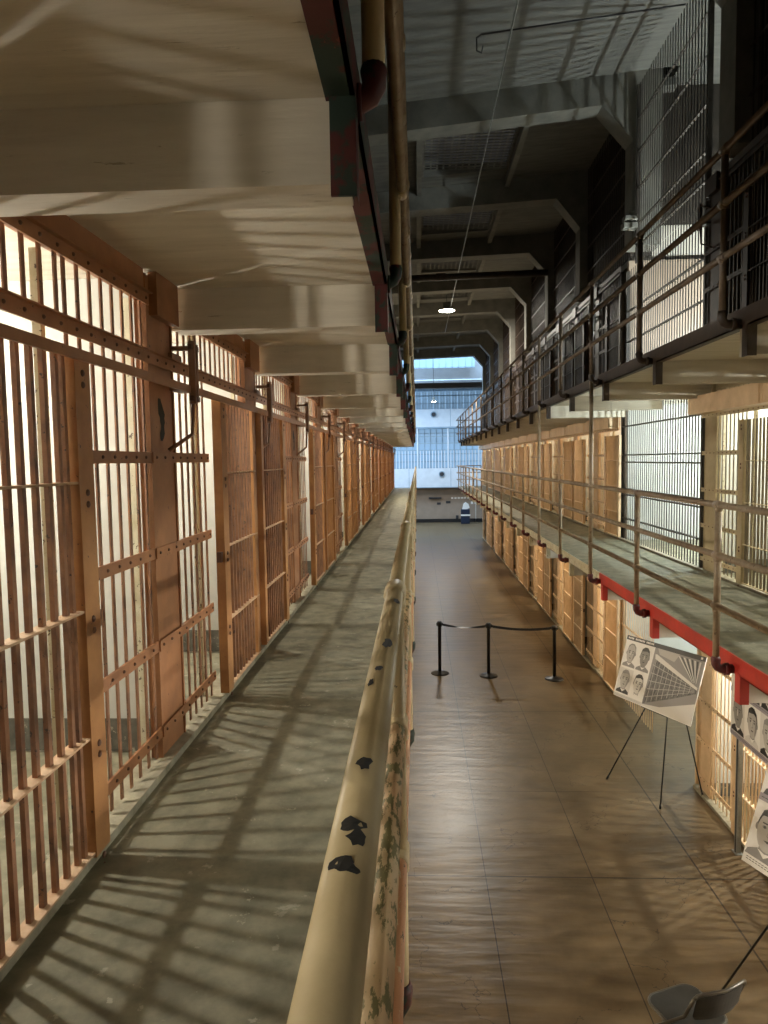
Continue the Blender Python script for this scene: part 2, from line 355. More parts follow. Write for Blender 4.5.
# ------------------------------------------------------------------ cell fronts
# geometry in (a, o, z): a along the corridor, o out from the front plane towards the corridor, z above the level floor
def front_meshes(key, side, doorfirst, hgt, m_fix, m_door, m_rail, m_jamb, m_bar, detail):
    """dict of lists (part name, mesh, offset along) for one cell front"""
    def bx(mb, a0, a1, o0, o1, z0, z1, mi=0):
        if side > 0: mb.box(o0, o1, a0, a1, z0, z1, mi)     # left block: corridor at +x
        else: mb.box(-o1, -o0, a0, a1, z0, z1, mi)
    m_bar2 = m_bar if detail else m_door
    PE = P - .075
    OP = 1.43
    sh = .27 if doorfirst else 0
    def A(a0, a1):
        if doorfirst:
            return a0 - sh, a1 - sh
        return OP - a1, OP - a0
    def rv(mb, a, z, o, rad=.008):
        q = side; mb.tube([(q * (o - .001), a, z), (q * (o + .004), a, z), (q * (o + .007), a, z)], [rad, rad * .85, rad * .35], 8, 1)
    out = {'pillar': [], 'grille': [], 'door': [], 'track': []}
    k = hgt / 2.30
    zt, zu, zr = hgt - .14, hgt - .40, hgt - .515
    bands = [1.45 * k, 1.006 * k, .57 * k, .16 * k]
    ledges = [1.36 * k, .92 * k, .475 * k, .065]
    # pillar
    mb = MB(); bx(mb, OP, PE, -.05, .0, .03, hgt - .02); bx(mb, OP + .0, OP + .012, -.0, .006, .03, hgt - .02); bx(mb, PE - .012, PE, 0, .008, .03, hgt - .02)
    bx(mb, OP + .05, PE + .02, 0, .04, hgt - .20, hgt - .003)
    out['pillar'].append(('plate', mb.mesh(key + '_plate', m_fix)))
    if detail and m_fix is RUST:
        q = side; rn_ = random.Random(11 + int(doorfirst)); b = MB(); L_, R_ = [], []
        for i in range(12):
            t_ = i / 11; zz = 1.53 + .20 * t_; wv = (.022 + .028 * rn_.random()) * math.sin(PI * (t_ * .9 + .05)) ** .5; cc = OP + .15 + .02 * math.sin(t_ * 4)
            L_.append((q * .0015, cc - wv, zz)); R_.append((q * .0015, cc + wv, zz))
        for i in range(11): b.quadface([L_[i], R_[i], R_[i+1], L_[i+1]])
        out['pillar'].append(('burnt_patch', b.mesh(key + '_patch', BLACKP)))
    # header: plates and flange over the opening
    mb = MB(); bx(mb, -.0, OP, -.012, .0, hgt - .12, hgt - .003); bx(mb, 0, OP, -.05, -.0, hgt - .135, hgt - .12)
    out['pillar'].append(('header', mb.mesh(key + '_header', m_fix)))
    # grille bars
    def bar_a(n0, n1, step):
        r = []; a = n0
        while a < n1 - 1e-6: r.append(a); a += step
        return r
    bars = []
    g0, g1 = (.70, 1.41) if doorfirst else (-.045, .53)
    for a in bar_a(g0, g1, .098): bars.append((a, .05, zt + .02))
    t0, t1 = (.03, .65) if doorfirst else (.53, 1.41)
    for a in bar_a(t0, t1, .102): bars.append((a, zu - .01, zt + .02))
    bands_mb = []
    for z in bands:
        mb = MB(); q0, q1 = (.66, OP + .06) if doorfirst else (-.06, .50); bx(mb, q0, q1, -.004, .006, z - .025, z + .025)
        if doorfirst: pass
        # extend the band across the pillar face
        if doorfirst: bx(mb, OP, P, .009, .0145, z - .025, z + .025)
        n = 11 if doorfirst else 5
        lo, hi = (q0 + .04, P - .03) if doorfirst else (q0 + .04, q1 - .03)
        for i in range(n):
            a = lo + (hi - lo) * i / (n - 1); oo = .0145 if a > OP else .0065
            rv(mb, a, z, oo)
        bands_mb.append(mb)
    for z in (zt, zu):
        mb = MB(); bx(mb, 0.0, P if z == zu else OP, .013, .021, z - .025, z + .025); bx(mb, 0, P if z == zu else OP, .013, .04, z + .025, z + .03)
        for i in range(16 if z == zu else 14):
            a = .05 + i * .112; 
            if a < (P if z == zu else OP) - .02: rv(mb, a, z, .021)
        bands_mb.append(mb)
    if detail:
        mb = MB(); bx(mb, -.011, .011, -.010, .0, 0, 1); 
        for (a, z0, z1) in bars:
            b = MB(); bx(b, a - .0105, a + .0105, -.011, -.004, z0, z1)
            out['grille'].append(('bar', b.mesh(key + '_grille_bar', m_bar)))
        for b in bands_mb: out['grille'].append(('band', b.mesh(key + '_band', [m_fix, BOLT])))
    else:
        b = MB()
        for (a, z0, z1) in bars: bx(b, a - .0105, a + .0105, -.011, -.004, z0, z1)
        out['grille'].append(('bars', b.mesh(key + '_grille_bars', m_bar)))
        for q in bands_mb: out['grille'].append(('band', q.mesh(key + '_band', [m_fix, BOLT])))
    b = MB(); j0, j1 = (.63, .66) if doorfirst else (.47, .50); bx(b, j0, j1, -.09, -.06, .04, hgt - .14)
    out['grille'].append(('jamb', b.mesh(key + '_jamb', m_jamb)))
    b = MB(); j0, j1 = (1.385, 1.412) if doorfirst else (1.36, 1.39); bx(b, j0, j1, -.08, -.055, .04, hgt - .14)
    out['grille'].append(('jamb', b.mesh(key + '_jamb', m_jamb)))
    # sliding door
    D = .055
    dtop = zr + .005
    st = MB(); s0, s1 = A(.83, .94); bx(st, s0, s1, D - .022, D + .03, .05, dtop)
    s2, s3 = A(.04, .11); 
    for z in [ledges[0] + .42 * k * .97] + ledges:
        for dz in (-.035, -.075): 
            c = (s0 + s1) / 2; rv(st, c, z + dz, D + .03, .013)
    out['door'].append(('stile', st.mesh(key + '_stile', [m_door, BOLT])))
    b = MB(); bx(b, s2, s3, D - .022, D + .02, .05, dtop); out['door'].append(('stile', b.mesh(key + '_stile', m_door)))
    da = [.155 - sh + i * .075 for i in range(9)] + [.80 - sh]
    da = [(a - .010, a + .010) if doorfirst else (OP - a - .010, OP - a + .010) for a in da]
    if detail:
        for a0, a1 in da:
            b = MB(); bx(b, a0, a1, D - .008, D + .008, .055, dtop); out['door'].append(('bar', b.mesh(key + '_door_bar', m_bar2)))
    else:
        b = MB()
        for a0, a1 in da: bx(b, a0, a1, D - .008, D + .008, .055, dtop)
        out['door'].append(('bars', b.mesh(key + '_door_bars', m_bar2)))
    l0, l1 = A(.05, .90)
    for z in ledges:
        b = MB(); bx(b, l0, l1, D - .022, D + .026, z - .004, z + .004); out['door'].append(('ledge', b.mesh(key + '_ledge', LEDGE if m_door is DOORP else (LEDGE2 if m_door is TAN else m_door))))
    # lock boss and small catch on the leading stile
    b = MB(); e0, e1 = A(.94, .975); bx(b, e0, e1, D - .01, D + .018, .84 * k, .90 * k); out['door'].append(('catch', b.mesh(key + '_catch', [BOLT])))
    # overhead track, hangers, lever
    b = MB(); bx(b, 0.0, P, D + .045, D + .057, zr - .018, zr + .018); bx(b, 0, P, D + .03, D + .045, zr + .012, zr + .018)
    out['track'].append(('bar', b.mesh(key + '_track', m_fix)))
    b = MB(); bx(b, P - .16, P - .02, .015, .035, zu + .03, zu + .06); bx(b, P - .125, P - .105, .103, .135, zr - .07, zu + .12); bx(b, P - .13, P - .10, .02, .11, zu + .075, zu + .095)
    bx(b, P - .07, P - .05, .103, .130, zr - .06, zu + .11); bx(b, P - .12, P - .06, .106, .112, zu + .02, zu + .05); bx(b, P - .17, P - .02, .02, D + .045, zr - .01, zr + .01)
    for zz in (zr - .045, zu + .09): bx(b, P - .14, P - .03, .108, .128, zz - .012, zz + .012, 1)
    out['track'].append(('bracket', b.mesh(key + '_bracket', [m_rail, BOLT])))
    b = MB(); q = 1 if side > 0 else -1
    b.tube([(q * .11, P - .09, zr - .05), (q * .10, P - .09, zr - .22), (q * .04, P - .20, zr - .285), (q * .02, P - .21, zr - .30)], .010, 8)
    out['track'].append(('lever', b.mesh(key + '_lever', m_rail)))
    return out

def place_front(ms, x, y, z, lab, groups, skip=()):
    names = {'pillar': ('cell_pillar', 'pillar'), 'grille': ('cell_grille', 'grille'), 'door': ('cell_door', 'cell door'), 'track': ('door_track', 'door track')}
    words = {'pillar': lab['pillar'], 'grille': lab['grille'], 'door': lab['door'], 'track': lab['track']}
    for kk, parts in ms.items():
        if kk in skip: continue
        t = empty(names[kk][0], (x, y, z), words[kk], names[kk][1], groups[kk])
        for nm, me in parts: put(nm, me, t)

def groupset(where): return {'pillar': 'steel pillars ' + where, 'grille': 'fixed barred grilles ' + where, 'door': 'sliding barred cell doors ' + where, 'track': 'overhead door tracks ' + where}
L2 = {}
for df in (0, 1):
    for dt in (0, 1):
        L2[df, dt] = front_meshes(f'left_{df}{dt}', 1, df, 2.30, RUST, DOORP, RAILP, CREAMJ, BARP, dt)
for i, y in enumerate(LB):
    if i < 2: 
        continue
    n = i - 2                                  # n=1 is the first bay the photo shows
    df = (n % 2 == 1)
    o = ORD[n - 1] + ' from the viewer' if n >= 1 else 'just outside the photo'
    lab = dict(pillar=f'rust orange steel pillar and header of left walkway, {o}', grille=f'fixed riveted grille of rust orange bars on left walkway, {o}',
               door=f'rust orange barred sliding cell door on left walkway, {o}', track=f'dull brown overhead door track with lever on left walkway, {o}')
    place_front(L2[int(df), 1 if n <= 4 else 0], XL, y, F2, lab, groupset('along the left walkway'), skip=('track',) if n == 0 else ())
# ground tier under the left walkway, hidden from here: one plain run of bars
mb = MB()
for y in LB:
    for i in range(15): mb.box(XL - .012, XL, y + .05 + i * .095, y + .072 + i * .095, .04, U1)
    mb.box(XL - .05, XL, y + 1.43, y + P, 0, U1)
    for z in (.5, .95, 1.4, 1.85, 2.3): mb.box(XL - .003, XL + .006, y, y + P, z - .025, z + .025)
struct('wall_left_lower', mb, TAN)

RT = {}
RMATS = {'near2': (YEL, YEL, YEL, CREAMJ, DBAR), 'far2': (TAN, TAN, TAN, CREAMJ, TAN), 'g': (TAN, TAN, TAN, CREAMJ, TAN), 't3': (BRN, BRN, BRN, BRN, BRN)}  # top tier coloured dark to stand for its unlit shade
def rfront(kind, df, dt, h):
    kx = (kind, df, dt)
    if kx not in RT: RT[kx] = front_meshes(f'right_{kind}_{df}{dt}', -1, df, h, *RMATS[kind], dt)
    return RT[kx]
def rlabs(col, where, o):
    return dict(pillar=f'{col} steel pillar and header {where}, {o}', grille=f'fixed grille of {col} bars {where}, {o}',
                door=f'{col} barred sliding cell door {where}, {o}', track=f'{col} overhead door track {where}, {o}')
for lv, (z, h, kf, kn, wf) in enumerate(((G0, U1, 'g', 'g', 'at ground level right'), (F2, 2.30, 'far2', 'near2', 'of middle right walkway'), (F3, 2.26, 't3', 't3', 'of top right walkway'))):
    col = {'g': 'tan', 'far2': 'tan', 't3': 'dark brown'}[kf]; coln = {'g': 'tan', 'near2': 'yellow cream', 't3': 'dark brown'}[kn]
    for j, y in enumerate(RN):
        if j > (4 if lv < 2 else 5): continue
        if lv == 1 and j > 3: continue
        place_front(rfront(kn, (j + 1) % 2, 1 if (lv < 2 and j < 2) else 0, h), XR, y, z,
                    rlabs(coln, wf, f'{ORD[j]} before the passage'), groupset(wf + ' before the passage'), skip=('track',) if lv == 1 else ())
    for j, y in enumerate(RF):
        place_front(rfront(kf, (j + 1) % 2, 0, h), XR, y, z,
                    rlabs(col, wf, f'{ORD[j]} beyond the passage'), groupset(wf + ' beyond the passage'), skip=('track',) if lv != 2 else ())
# covers of the door mechanism over the middle right cells
k0 = MB().box(-.19, -.02, .012, P - .012, 2.30 - .385, 2.30 - .175).box(-.197, -.19, .02, .05, 1.93, 2.11).box(-.197, -.19, P - .05, P - .02, 1.93, 2.11).mesh('mechanism_cover', TAN)
for j, y in enumerate(RN[:4]):
    tag(put('mechanism_cover', k0, None, (XR, y, F2)), f'tan steel cover over middle right cell doors, {ORD[j]} before the passage', 'cover', 'mechanism covers over the middle right cell doors')
for j, y in enumerate(RF):
    tag(put('mechanism_cover', k0, None, (XR, y, F2)), f'tan steel cover over middle right cell doors, {ORD[j]} beyond the passage', 'cover', 'mechanism covers over the middle right cell doors')

# ------------------------------------------------------------------ passage grilles
def screen(name, lab, x, y0, y1, z0, z1, step, bands, m, wbar=.024, gap=None, frame=.05):
    t = empty(name, (x, y0, z0), lab, 'grille')
    n = int((y1 - y0) / step)
    MB().box(-.03, .03, 0, frame, 0, z1 - z0).build('frame', m, t); MB().box(-.03, .03, y1 - y0 - frame, y1 - y0, 0, z1 - z0).build('frame', m, t)
    for i in range(n):
        a = frame + (i + .5) * (y1 - y0 - 2 * frame) / n
        if gap and gap[0] < a < gap[1]: continue
        MB().box(-.004, .004, a - wbar / 2, a + wbar / 2, .0, z1 - z0).build('bar', m, t)
    for zb in bands:
        segs = [(0, y1 - y0)] if not gap else [(0, gap[0]), (gap[1], y1 - y0)]
        for s0, s1 in segs:
            if s1 - s0 > .06: MB().box(-.018, .018, s0, s1, zb - .010, zb + .010).build('band', m, t)
    return t
screen('passage_grille', 'tall fixed grille of thin dark bars on middle right walkway before a white passage wall', XR + .03, 8.93, 12.42, F2 + .03, U2, .1, (.35, .75, .85, 1.3, 1.42, 1.9), GRB)
screen('passage_grille', 'dark grille rising from the top right walkway before the bright passage wall', XR + .03, 8.93, 12.2, F3 + .01, Zr(3.05), .1, (.3, .42, .9, 1.4, 1.9), GRB)
screen('roof_grille', 'tall dark grille between roof columns reaching up to the roof at upper right', XR + .03, 8.93, 11.72, Zr(3.06), Zr(5.78), .1, (.25, .6, 1.15, 1.7, 2.2), GRB, wbar=.026)
screen('passage_gate_grille', 'tan ground floor grille with open gateway under the right walkway beside the easel', XR + .03, 8.93, 12.42, .0, U1, .1, (.35, .8, 1.3, 1.8, 2.3), TAN, gap=(.05, 1.75))
# ------------------------------------------------------------------ roof, frames
YF = [8.5 - 3.66 * 3, 8.5 - 3.66 * 2, 8.5 - 3.66] + [8.5 + 3.66 * k for k in range(9)]
def slope(k): return {0: .095, 1: .095, 2: .095, 3: .095, 4: .09, 5: .05}.get(k, .03)
for k, y in enumerate(YF):
    p = slope(k); zb, zt = Zr(5.24), Zr(5.68)
    y0 = y - .4
    mb = MB()
    zx = lambda x, z: z + p * (x + .2)
    poly = [(XL - .1, zx(XL - .1, zb)), (2.98, zx(2.98, zb)), (3.46, Zr(4.98) if k < 5 else Zr(4.80)), (3.46, Zr(3.36)), (3.92, Zr(3.36)), (3.92, zt + .62), (XL - .1, zt + .3)]
    mb.prism(poly, 1, y0, y)
    struct('trim_%d' % (10 + k), mb, FRAME)
for k in range(len(YF)):
    ya = YF[k]; yb = YF[k + 1] - .4 if k + 1 < len(YF) else None
    if yb is None: continue
    p = .5 * (slope(k) + slope(k + 1))
    za = lambda x: Zr(5.68) + p * (x + .2)
    sky = k >= 4
    mb = MB()
    def strip(x0, x1, y0, y1):
        mb.prism([(x0, za(x0)), (x1, za(x1)), (x1, za(x1) + .12), (x0, za(x0) + .12)], 1, y0, y1)
    if not sky: strip(XL - .3, 4.3, ya - .01, yb + .01)
    else:
        c = ya + .9
        strip(XL - .3, .2, ya - .01, yb + .01); strip(1.86, 4.3, ya - .01, yb + .01); strip(.2, 1.86, ya - .01, c); strip(.2, 1.86, c + 1.8, yb + .01)
    struct('ceiling', mb, ROOF)
    if sky:
        rb = MB()
        for x in (.06, 1.9): rb.box(x, x + .10, ya, yb, za(x) - .16, za(x) + .05)
        struct('trim_%d' % (30 + k), rb, FRAME)
        t = empty('skylight', (.2, c, za(1) + .1), f'dim gridded skylight in the roof, {ORD[k - 4]} from the viewer', 'skylight', 'gridded skylights in the corridor roof')
        MB().box(0, 1.66, 0, 1.8, .10, .11).build('glass', SKYG, t)
        b = MB()
        for i in range(14): b.box(i * .127, i * .127 + .035, 0, 1.8, -.02, .0)
        for i in range(15): b.box(0, 1.66, i * .127, i * .127 + .03, -.03, -.01)
        b.build('mesh_guard', FRAME, t)
# cell block top: dark wire screens between the columns
for k in range(1, len(YF) - 1):
    if abs(YF[k] - 8.5) < .01: continue
    if k + 1 >= len(YF): continue
    y0, y1 = YF[k], YF[k + 1] - .4
    lab = f'dark wire screen above the top right cells, {ORD[k - 1]} bay along the roof columns'
    t = empty('wire_screen', (3.62, y0, Zr(3.35)), lab, 'screen', 'dark wire screens above the top right cells')
    MB().box(.10, .12, .01, y1 - y0 - .01, 0, 2.6).build('shade_backing', VOID, t)  # black sheet stands in for the darkness behind the bars
    b = MB(); n = int((y1 - y0) / .12)
    for i in range(n): b.box(-.008, .008, .06 + i * .12, .075 + i * .12, 0, 2.6)
    for z in (.5, 1.0, 1.5, 2.0): b.box(-.014, .014, 0, y1 - y0, z - .01, z + .01)
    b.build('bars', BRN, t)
# high outer roof over the right block
struct('ceiling_right_high', MB().box(4.2, 9.2, YB, YF[-1], Zr(6.1), Zr(6.2)), ROOF)
struct('ceiling_left_high', MB().box(-9, XL - .25, YB, YF[-1], Zr(6.0), Zr(6.1)), ROOF)
struct('ceiling_sky_block', MB().box(-9, 9.3, YB, YF[-1], Zr(6.75), Zr(6.85)), VOID)  # unseen slab added to shut out sky showing through roof gaps
struct('wall_roof_gap', MB().box(-9, 9.2, YF[-1], YF[-1] + .1, Zr(5.9), Zr(9)).box(4.0, 9.2, YF[-1], YF[-1] + .1, Zr(3.3), Zr(6.3)).box(-9, -4, YF[-1], YF[-1]+.1, 0, Zr(6)), ROOF)

# ------------------------------------------------------------------ railings
def railing(name, lab, x, zf, y0, y1, posts, mats, side, tall=(), r=.0235, poff=0, endx=None, rp_=None):
    """side=+1: the slab lies at larger x than the rail"""
    t = empty(name, (x, y0, zf), lab, 'railing')
    hs = (1.075, .72, .36)
    for h, nm, m in zip(hs, ('top_rail', 'middle_rail', 'bottom_rail'), mats):
        pts = [(0, 0, h), (0, y1 - y0, h)]
        if endx is not None:
            pts = [(0, 0, h), (0, y1 - y0 - .06, h), (endx * .015, y1 - y0 - .015, h), (endx * .06, y1 - y0, h), (endx, y1 - y0, h)]
        MB().tube(pts, r, 20).build(nm, m, t)
    if endx is not None:
        for q in (.35, .7, 1.0): MB().tube([(endx * q, y1 - y0, 0), (endx * q, y1 - y0, hs[0])], r * .95, 10).build('post', mats[0], t)
    for y in posts:
        a = y - y0; top = hs[0]
        if any(abs(y - q) < .05 for q in tall): top = 2.41
        mb = MB().tube([(0, 0, -.06), (0, 0, top)], rp_ or r, 16)
        po = mb.build('post', mats[3], t, (poff, a, 0)); a = 0
        for h in hs:
            b = MB(); c_ = -poff
            b.tube([(c_, a - .052, h), (c_, a - .044, h), (c_, a + .044, h), (c_, a + .052, h)], [r + .001, r + .006, r + .006, r + .001], 20)
            b.tube([(0, a, h - .045), (0, a, h - .04), (c_ * .5, a, h - .005)], [r + .001, r + .005, r + .005], 16)
            b.build('collar', mats[3], po)
        e = MB(); s = side
        e.tube([(0, a, .0), (0, a, -.02), (0, a, -.055), (s * .012, a, -.078), (s * .036, a, -.09), (s * .07, a, -.092), (s * .10 if poff else s * .13, a, -.092)],
               [r + .004, r + .011, r + .007, r + .006, r + .006, r + .009, r + .009], 14)
        e.tube([(s * .03 if poff else s * .06, a, -.092), (s * .04 if poff else s * .088, a, -.092)], [.045, .045], 8)
        e.build('elbow_bracket', mats[4], po)
    return t
XRL = -.0613
lp = [y + .06 for y in lbeams if y > -1.5]
rl = railing('gallery_railing', 'cream pipe railing with chipped paint along the left walkway edge', XRL, F2, -1.6, YL_END, lp, (CREAMRAIL, PEELRAIL, PINKRAIL, CREAMRAIL, REDGRN), -1, r=.0225)
railing('gallery_railing', 'cream pipe railing of the gallery overhead at upper left', XRL, F3, -1.6, YL_END, lp, (RRAIL, RRAIL, RRAIL, CREAMRAIL, REDGRN), -1, poff=-.035, rp_=.029)
rp = [5.05 + P * k for k in range(-3, 18) if 5.05 + P * k < YR_END]
railing('gallery_railing', 'brown and cream pipe railing along the middle right walkway', 2.1, F2, -1.6, YR_END - .1, rp, (RRAIL, RRAIL, RRAIL, RRAIL, BRACK := mat('dark_red_bracket', (.16, .02, .02), (.05, .02, .02), 14, .5)), 1, tall=(5.05 + 2 * P, 5.05 + 4 * P), endx=1.3)
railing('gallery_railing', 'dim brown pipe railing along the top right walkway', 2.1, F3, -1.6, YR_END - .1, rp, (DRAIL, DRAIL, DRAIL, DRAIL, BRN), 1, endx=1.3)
# black chips in the paint of the near rail
def chip(y, phi, ly, lphi, seed):
    rnd = random.Random(seed); mb = MB(); n = 14; r = .0225 + .0006; c = []
    for i in range(n):
        a = 2 * PI * i / n; k = .65 + .5 * rnd.random()
        pp = phi + math.cos(a) * lphi * k; yy = y + math.sin(a) * ly * k
        c.append((r * math.sin(pp), yy, 1.075 + r * math.cos(pp)))
    ctr = (r * 1.01 * math.sin(phi), y, 1.075 + r * 1.01 * math.cos(phi))
    for i in range(n): mb.quadface([ctr, c[i], c[(i + 1) % n]])
    mb.build('paint_chip', BLACKP, rl)
def yof(py):
    lo_, hi_ = .1, 20.
    for _ in range(50):
        d = (lo_ + hi_) / 2; q = [sum(v * M[i][k] for i, v in enumerate((XRL, d, -.3225))) for k in range(3)]
        if 512 - 710 * q[1] / q[2] > py or q[2] <= 0: lo_ = d
        else: hi_ = d
    return d + 1.6    # along the rail, from its own start
for py, phi, ly, lp_, sd in ((763, .05, .012, .32, 1), (824, .0, .010, .42, 2), (836, .25, .010, .33, 3), (862, -.12, .009, .42, 4), (868, .15, .005, .38, 9), (643, .25, .022, .32, 5), (668, -.1, .010, .22, 6), (681, -.5, .014, .2, 7), (600, .5, .02, .3, 8)):
    chip(yof(py), phi, ly * 1.4, lp_ * 1.3, sd)

# ------------------------------------------------------------------ lamps in the cells (bulb on the ceiling of each cell)
def cell_lamp(x, y, z, e, col, lab, grp, size=.035):
    top = (U2 if z > F2 else U1) - z
    t = empty('cell_lamp', (x, y, z), lab, 'lamp', grp)
    MB().lathe([(.06, .14), (.07, .10), (.045, .06), (.04, .055)], 0, 0, 14).build('lamp_base', WHITEP, t)
    MB().tube([(0, 0, .14), (0, 0, top)], .006, 6).build('cord', BLK, t)
    b = MB().lathe([(.012, .052), (.03, .03), (.035, .0), (.025, -.025), (.004, -.036)], 0, 0, 12).build('bulb', BULB, t)
    l = light('POINT', (x, y, z - .09), e, col, size); return t
E1 = 46
for i, y in enumerate(LB):
    e = E1 * {0: 1.0, 1: 1.0, 2: .5}.get(i, 1)
    cell_lamp(-2.3, y + .72, Zr(.47), e, NEUT, f'bare bulb on the ceiling inside left walkway cell, {ORD[i-3] + " from the viewer" if i > 2 else "outside the photo"}', 'bulbs inside the left walkway cells')
    light('POINT', (-2.5, y + .9, U1 - .3), E1 * 1.35, WARM, .04)
for j, y in enumerate(RN[:5]):
    if j < 4: cell_lamp(4.75, y + .72, U2 - .145, E1 * 1.9, (.97, 1, .92), f'bare bulb inside middle right cell, {ORD[j]} before the passage', 'bulbs inside the middle right cells')
    cell_lamp(4.6, y + .72, 2.05, E1 * 1.9, NEUT, f'bare bulb inside ground floor right cell, {ORD[j]} before the passage', 'bulbs inside the ground floor right cells')
for j, y in enumerate(RF):
    cell_lamp(4.75, y + .72, U2 - .145, E1 * .8, WARM, f'bare bulb inside middle right cell, {ORD[j]} beyond the passage', 'bulbs inside the middle right cells')
    if j % 2 == 0: cell_lamp(4.6, y + .72, 2.05, E1 * 1.5, WARM, f'bare bulb inside ground floor right cell, {ORD[j]} beyond the passage', 'bulbs inside the ground floor right cells')
COOL = (.84, .97, 1)
light('POINT', W(5.0, 10.2, .4), 230, COOL, .08)
light('POINT', W(5.2, 10.4, 1.9), 210, COOL, .05)
light('POINT', W(5.2, 10.6, -1.9), 110, COOL, .08)

# ------------------------------------------------------------------ pendant lamps
def pendant(x, y, z, rad, e, lab, top):
    t = empty('pendant_lamp', W(x, y, z), lab, 'lamp', 'pendant lamps over the corridor')
    MB().lathe([(rad * .98, 0), (rad, .04), (rad * .9, .07), (rad * .45, .10), (rad * .42, .26), (.03, .28)], 0, 0, 28).build('shade', FRAME, t)
    MB().lathe([(.01, -.03), (rad * .6, -.028), (rad * .93, -.005), (rad * .93, .01)], 0, 0, 28).build('diffuser', BULB, t)
    MB().tube([(0, 0, .28), (0, 0, top - z)], .012, 8).build('stem', DKM, t)
    light('AREA', W(x, y, z - .06), e, (1, .93, .8), rad * 1.7, (0, 0, 0))
pendant(1.10, 25.2, 5.16, .29, 330, 'bright round pendant lamp hanging over the middle of the corridor', 5.7)
pendant(1.0, 41.5, 3.35, .14, 60, 'small lit pendant lamp far away in the daylit hall', 8.9)
tag(MB().lathe([(.02, .0), (.10, .02), (.10, .12), (.05, .16)], 0, 0, 14).build('ceiling_spot', WHITEP, None, W(.2, 34.6, 5.40)), 'small white spot lamp under the far roof beam, left of the pair', 'lamp')
tag(MB().lathe([(.02, .0), (.10, .02), (.10, .12), (.05, .16)], 0, 0, 14).build('ceiling_spot', WHITEP, None, W(1.9, 34.6, 5.45)), 'small white spot lamp under the far roof beam, right of the pair', 'lamp')
# service cable, tie rod, pipe
tag(MB().tube([W(1.22, -2, 5.24), W(1.22, 30, 5.24)], .012, 8).build('service_cable', GALV), 'thin grey cable running the length of the corridor below the roof', 'cable')
t = tag(MB().tube([W(.9, 9.7, 5.50), W(3.5, 9.7, 5.76)], .011, 8).tube([W(.9, 9.7, 5.50), W(.84, 9.7, 5.46), W(.84, 9.7, 5.30), W(.90, 9.7, 5.27), W(.92, 9.7, 5.36)], .012, 8).build('tie_rod', DKM), 'thin rod with a hook crossing under the near roof slab', 'rod')
tag(MB().tube([W(-1.2, 19.0, 4.72), W(3.45, 19.0, 4.80)], .085, 14).tube([W(.55, 19.0, 4.755), W(.8, 19.0, 4.76)], .10, 14).build('roof_pipe', BRN), 'thick dark pipe crossing the corridor above the lit pendant lamp', 'pipe')
# flood light fixtures on the column by the roof grille
fx = empty('floodlight', W(3.36, 11.6, 3.62), 'small pale floodlight box fixed to the roof column beside the tall grille', 'lamp')
bevel(MB().box(-.08, .12, -.10, .10, .06, .13).build('housing', FRAME, fx), .01)
bevel(MB().box(-.10, .12, -.08, .08, -.06, .03).build('visor', FRAME, fx), .01)
MB().box(.0, .10, -.03, .03, -.08, .2).build('arm', FRAME, fx)

# ------------------------------------------------------------------ far hall
FW = 47.5
struct('wall_far', MB().box(-9, 11, FW, FW + .2, 0, Zr(-1.85)), HALLT)
struct('baseboard_far', MB().box(-9, 11, FW - .03, FW, .0, .24), BLK)
struct('wall_far_upper', MB().box(-9, 11, FW + .52, FW + .7, Zr(-1.85), Zr(9)), HALLB)
struct('ceiling_far', MB().box(-9, 11, YF[-1] + .1, FW + .7, Zr(8.9), Zr(9)), HALLW)
struct('wall_far_left', MB().box(-6.2, -6, YL_END, FW + .6, 0, Zr(9)), HALLW)
gal = empty('guard_gallery', W(0, FW, -1.85), 'white two tier guard gallery across the far hall wall with bars and round ports', 'gallery')
def g_(mb, nm, m): return mb.build(nm, m, gal)
bx = lambda x0, x1, y0, y1, z0, z1: MB().box(x0, x1, y0, y1, z0 + 1.85, z1 + 1.85)
g_(bx(-6, 9, -.55, -.40, -1.80, -.56), 'parapet', HALLW); g_(bx(-6, 9, -.55, .5, -1.85, -1.80), 'gallery_floor', HALLB)
g_(bx(-6, 9, -.55, -.40, 2.15, 3.30), 'parapet', HALLW); g_(bx(-6, 9, -.55, .5, 2.05, 2.15), 'gallery_floor', HALLB)
mb = MB()
for i in range(75): mb.box(-6 + i * .2, -6 + i * .2 + .05, -.52, -.48, 1.29, 2.45)
for i in range(8): mb.box(-6 + i * 2.0, -6 + i * 2.0 + .09, -.54, -.44, 1.29, 4.0)
g_(mb, 'bars', HALLW)
mb = MB()
for i in range(38): mb.box(-6 + i * .4, -6 + i * .4 + .03, -.52, -.49, 2.45, 3.9)
for z in (2.45, 2.9, 3.35): mb.box(-6, 9, -.53, -.48, z, z + .05)
g_(mb, 'bars', HALLB)
for (x, z) in ((1.12, 2.95), (1.62, -.95)):
    mb = MB(); mb.tube([(x, -.60, z + 1.85), (x, -.56, z + 1.85)], .2, 20); g_(mb, 'port_ring', HALLB)
    mb = MB(); mb.tube([(x, -.62, z + 1.85), (x, -.57, z + 1.85)], .14, 20); g_(mb, 'port_cover', DKM)
mb = MB()
for x in (-.55, 2.2, 4.9): mb.box(x, x + .03, -.553, -.548, .06, 1.28).box(x, x + .03, -.553, -.548, 4.02, 5.13)
g_(mb, 'panel_joint', HALLB)
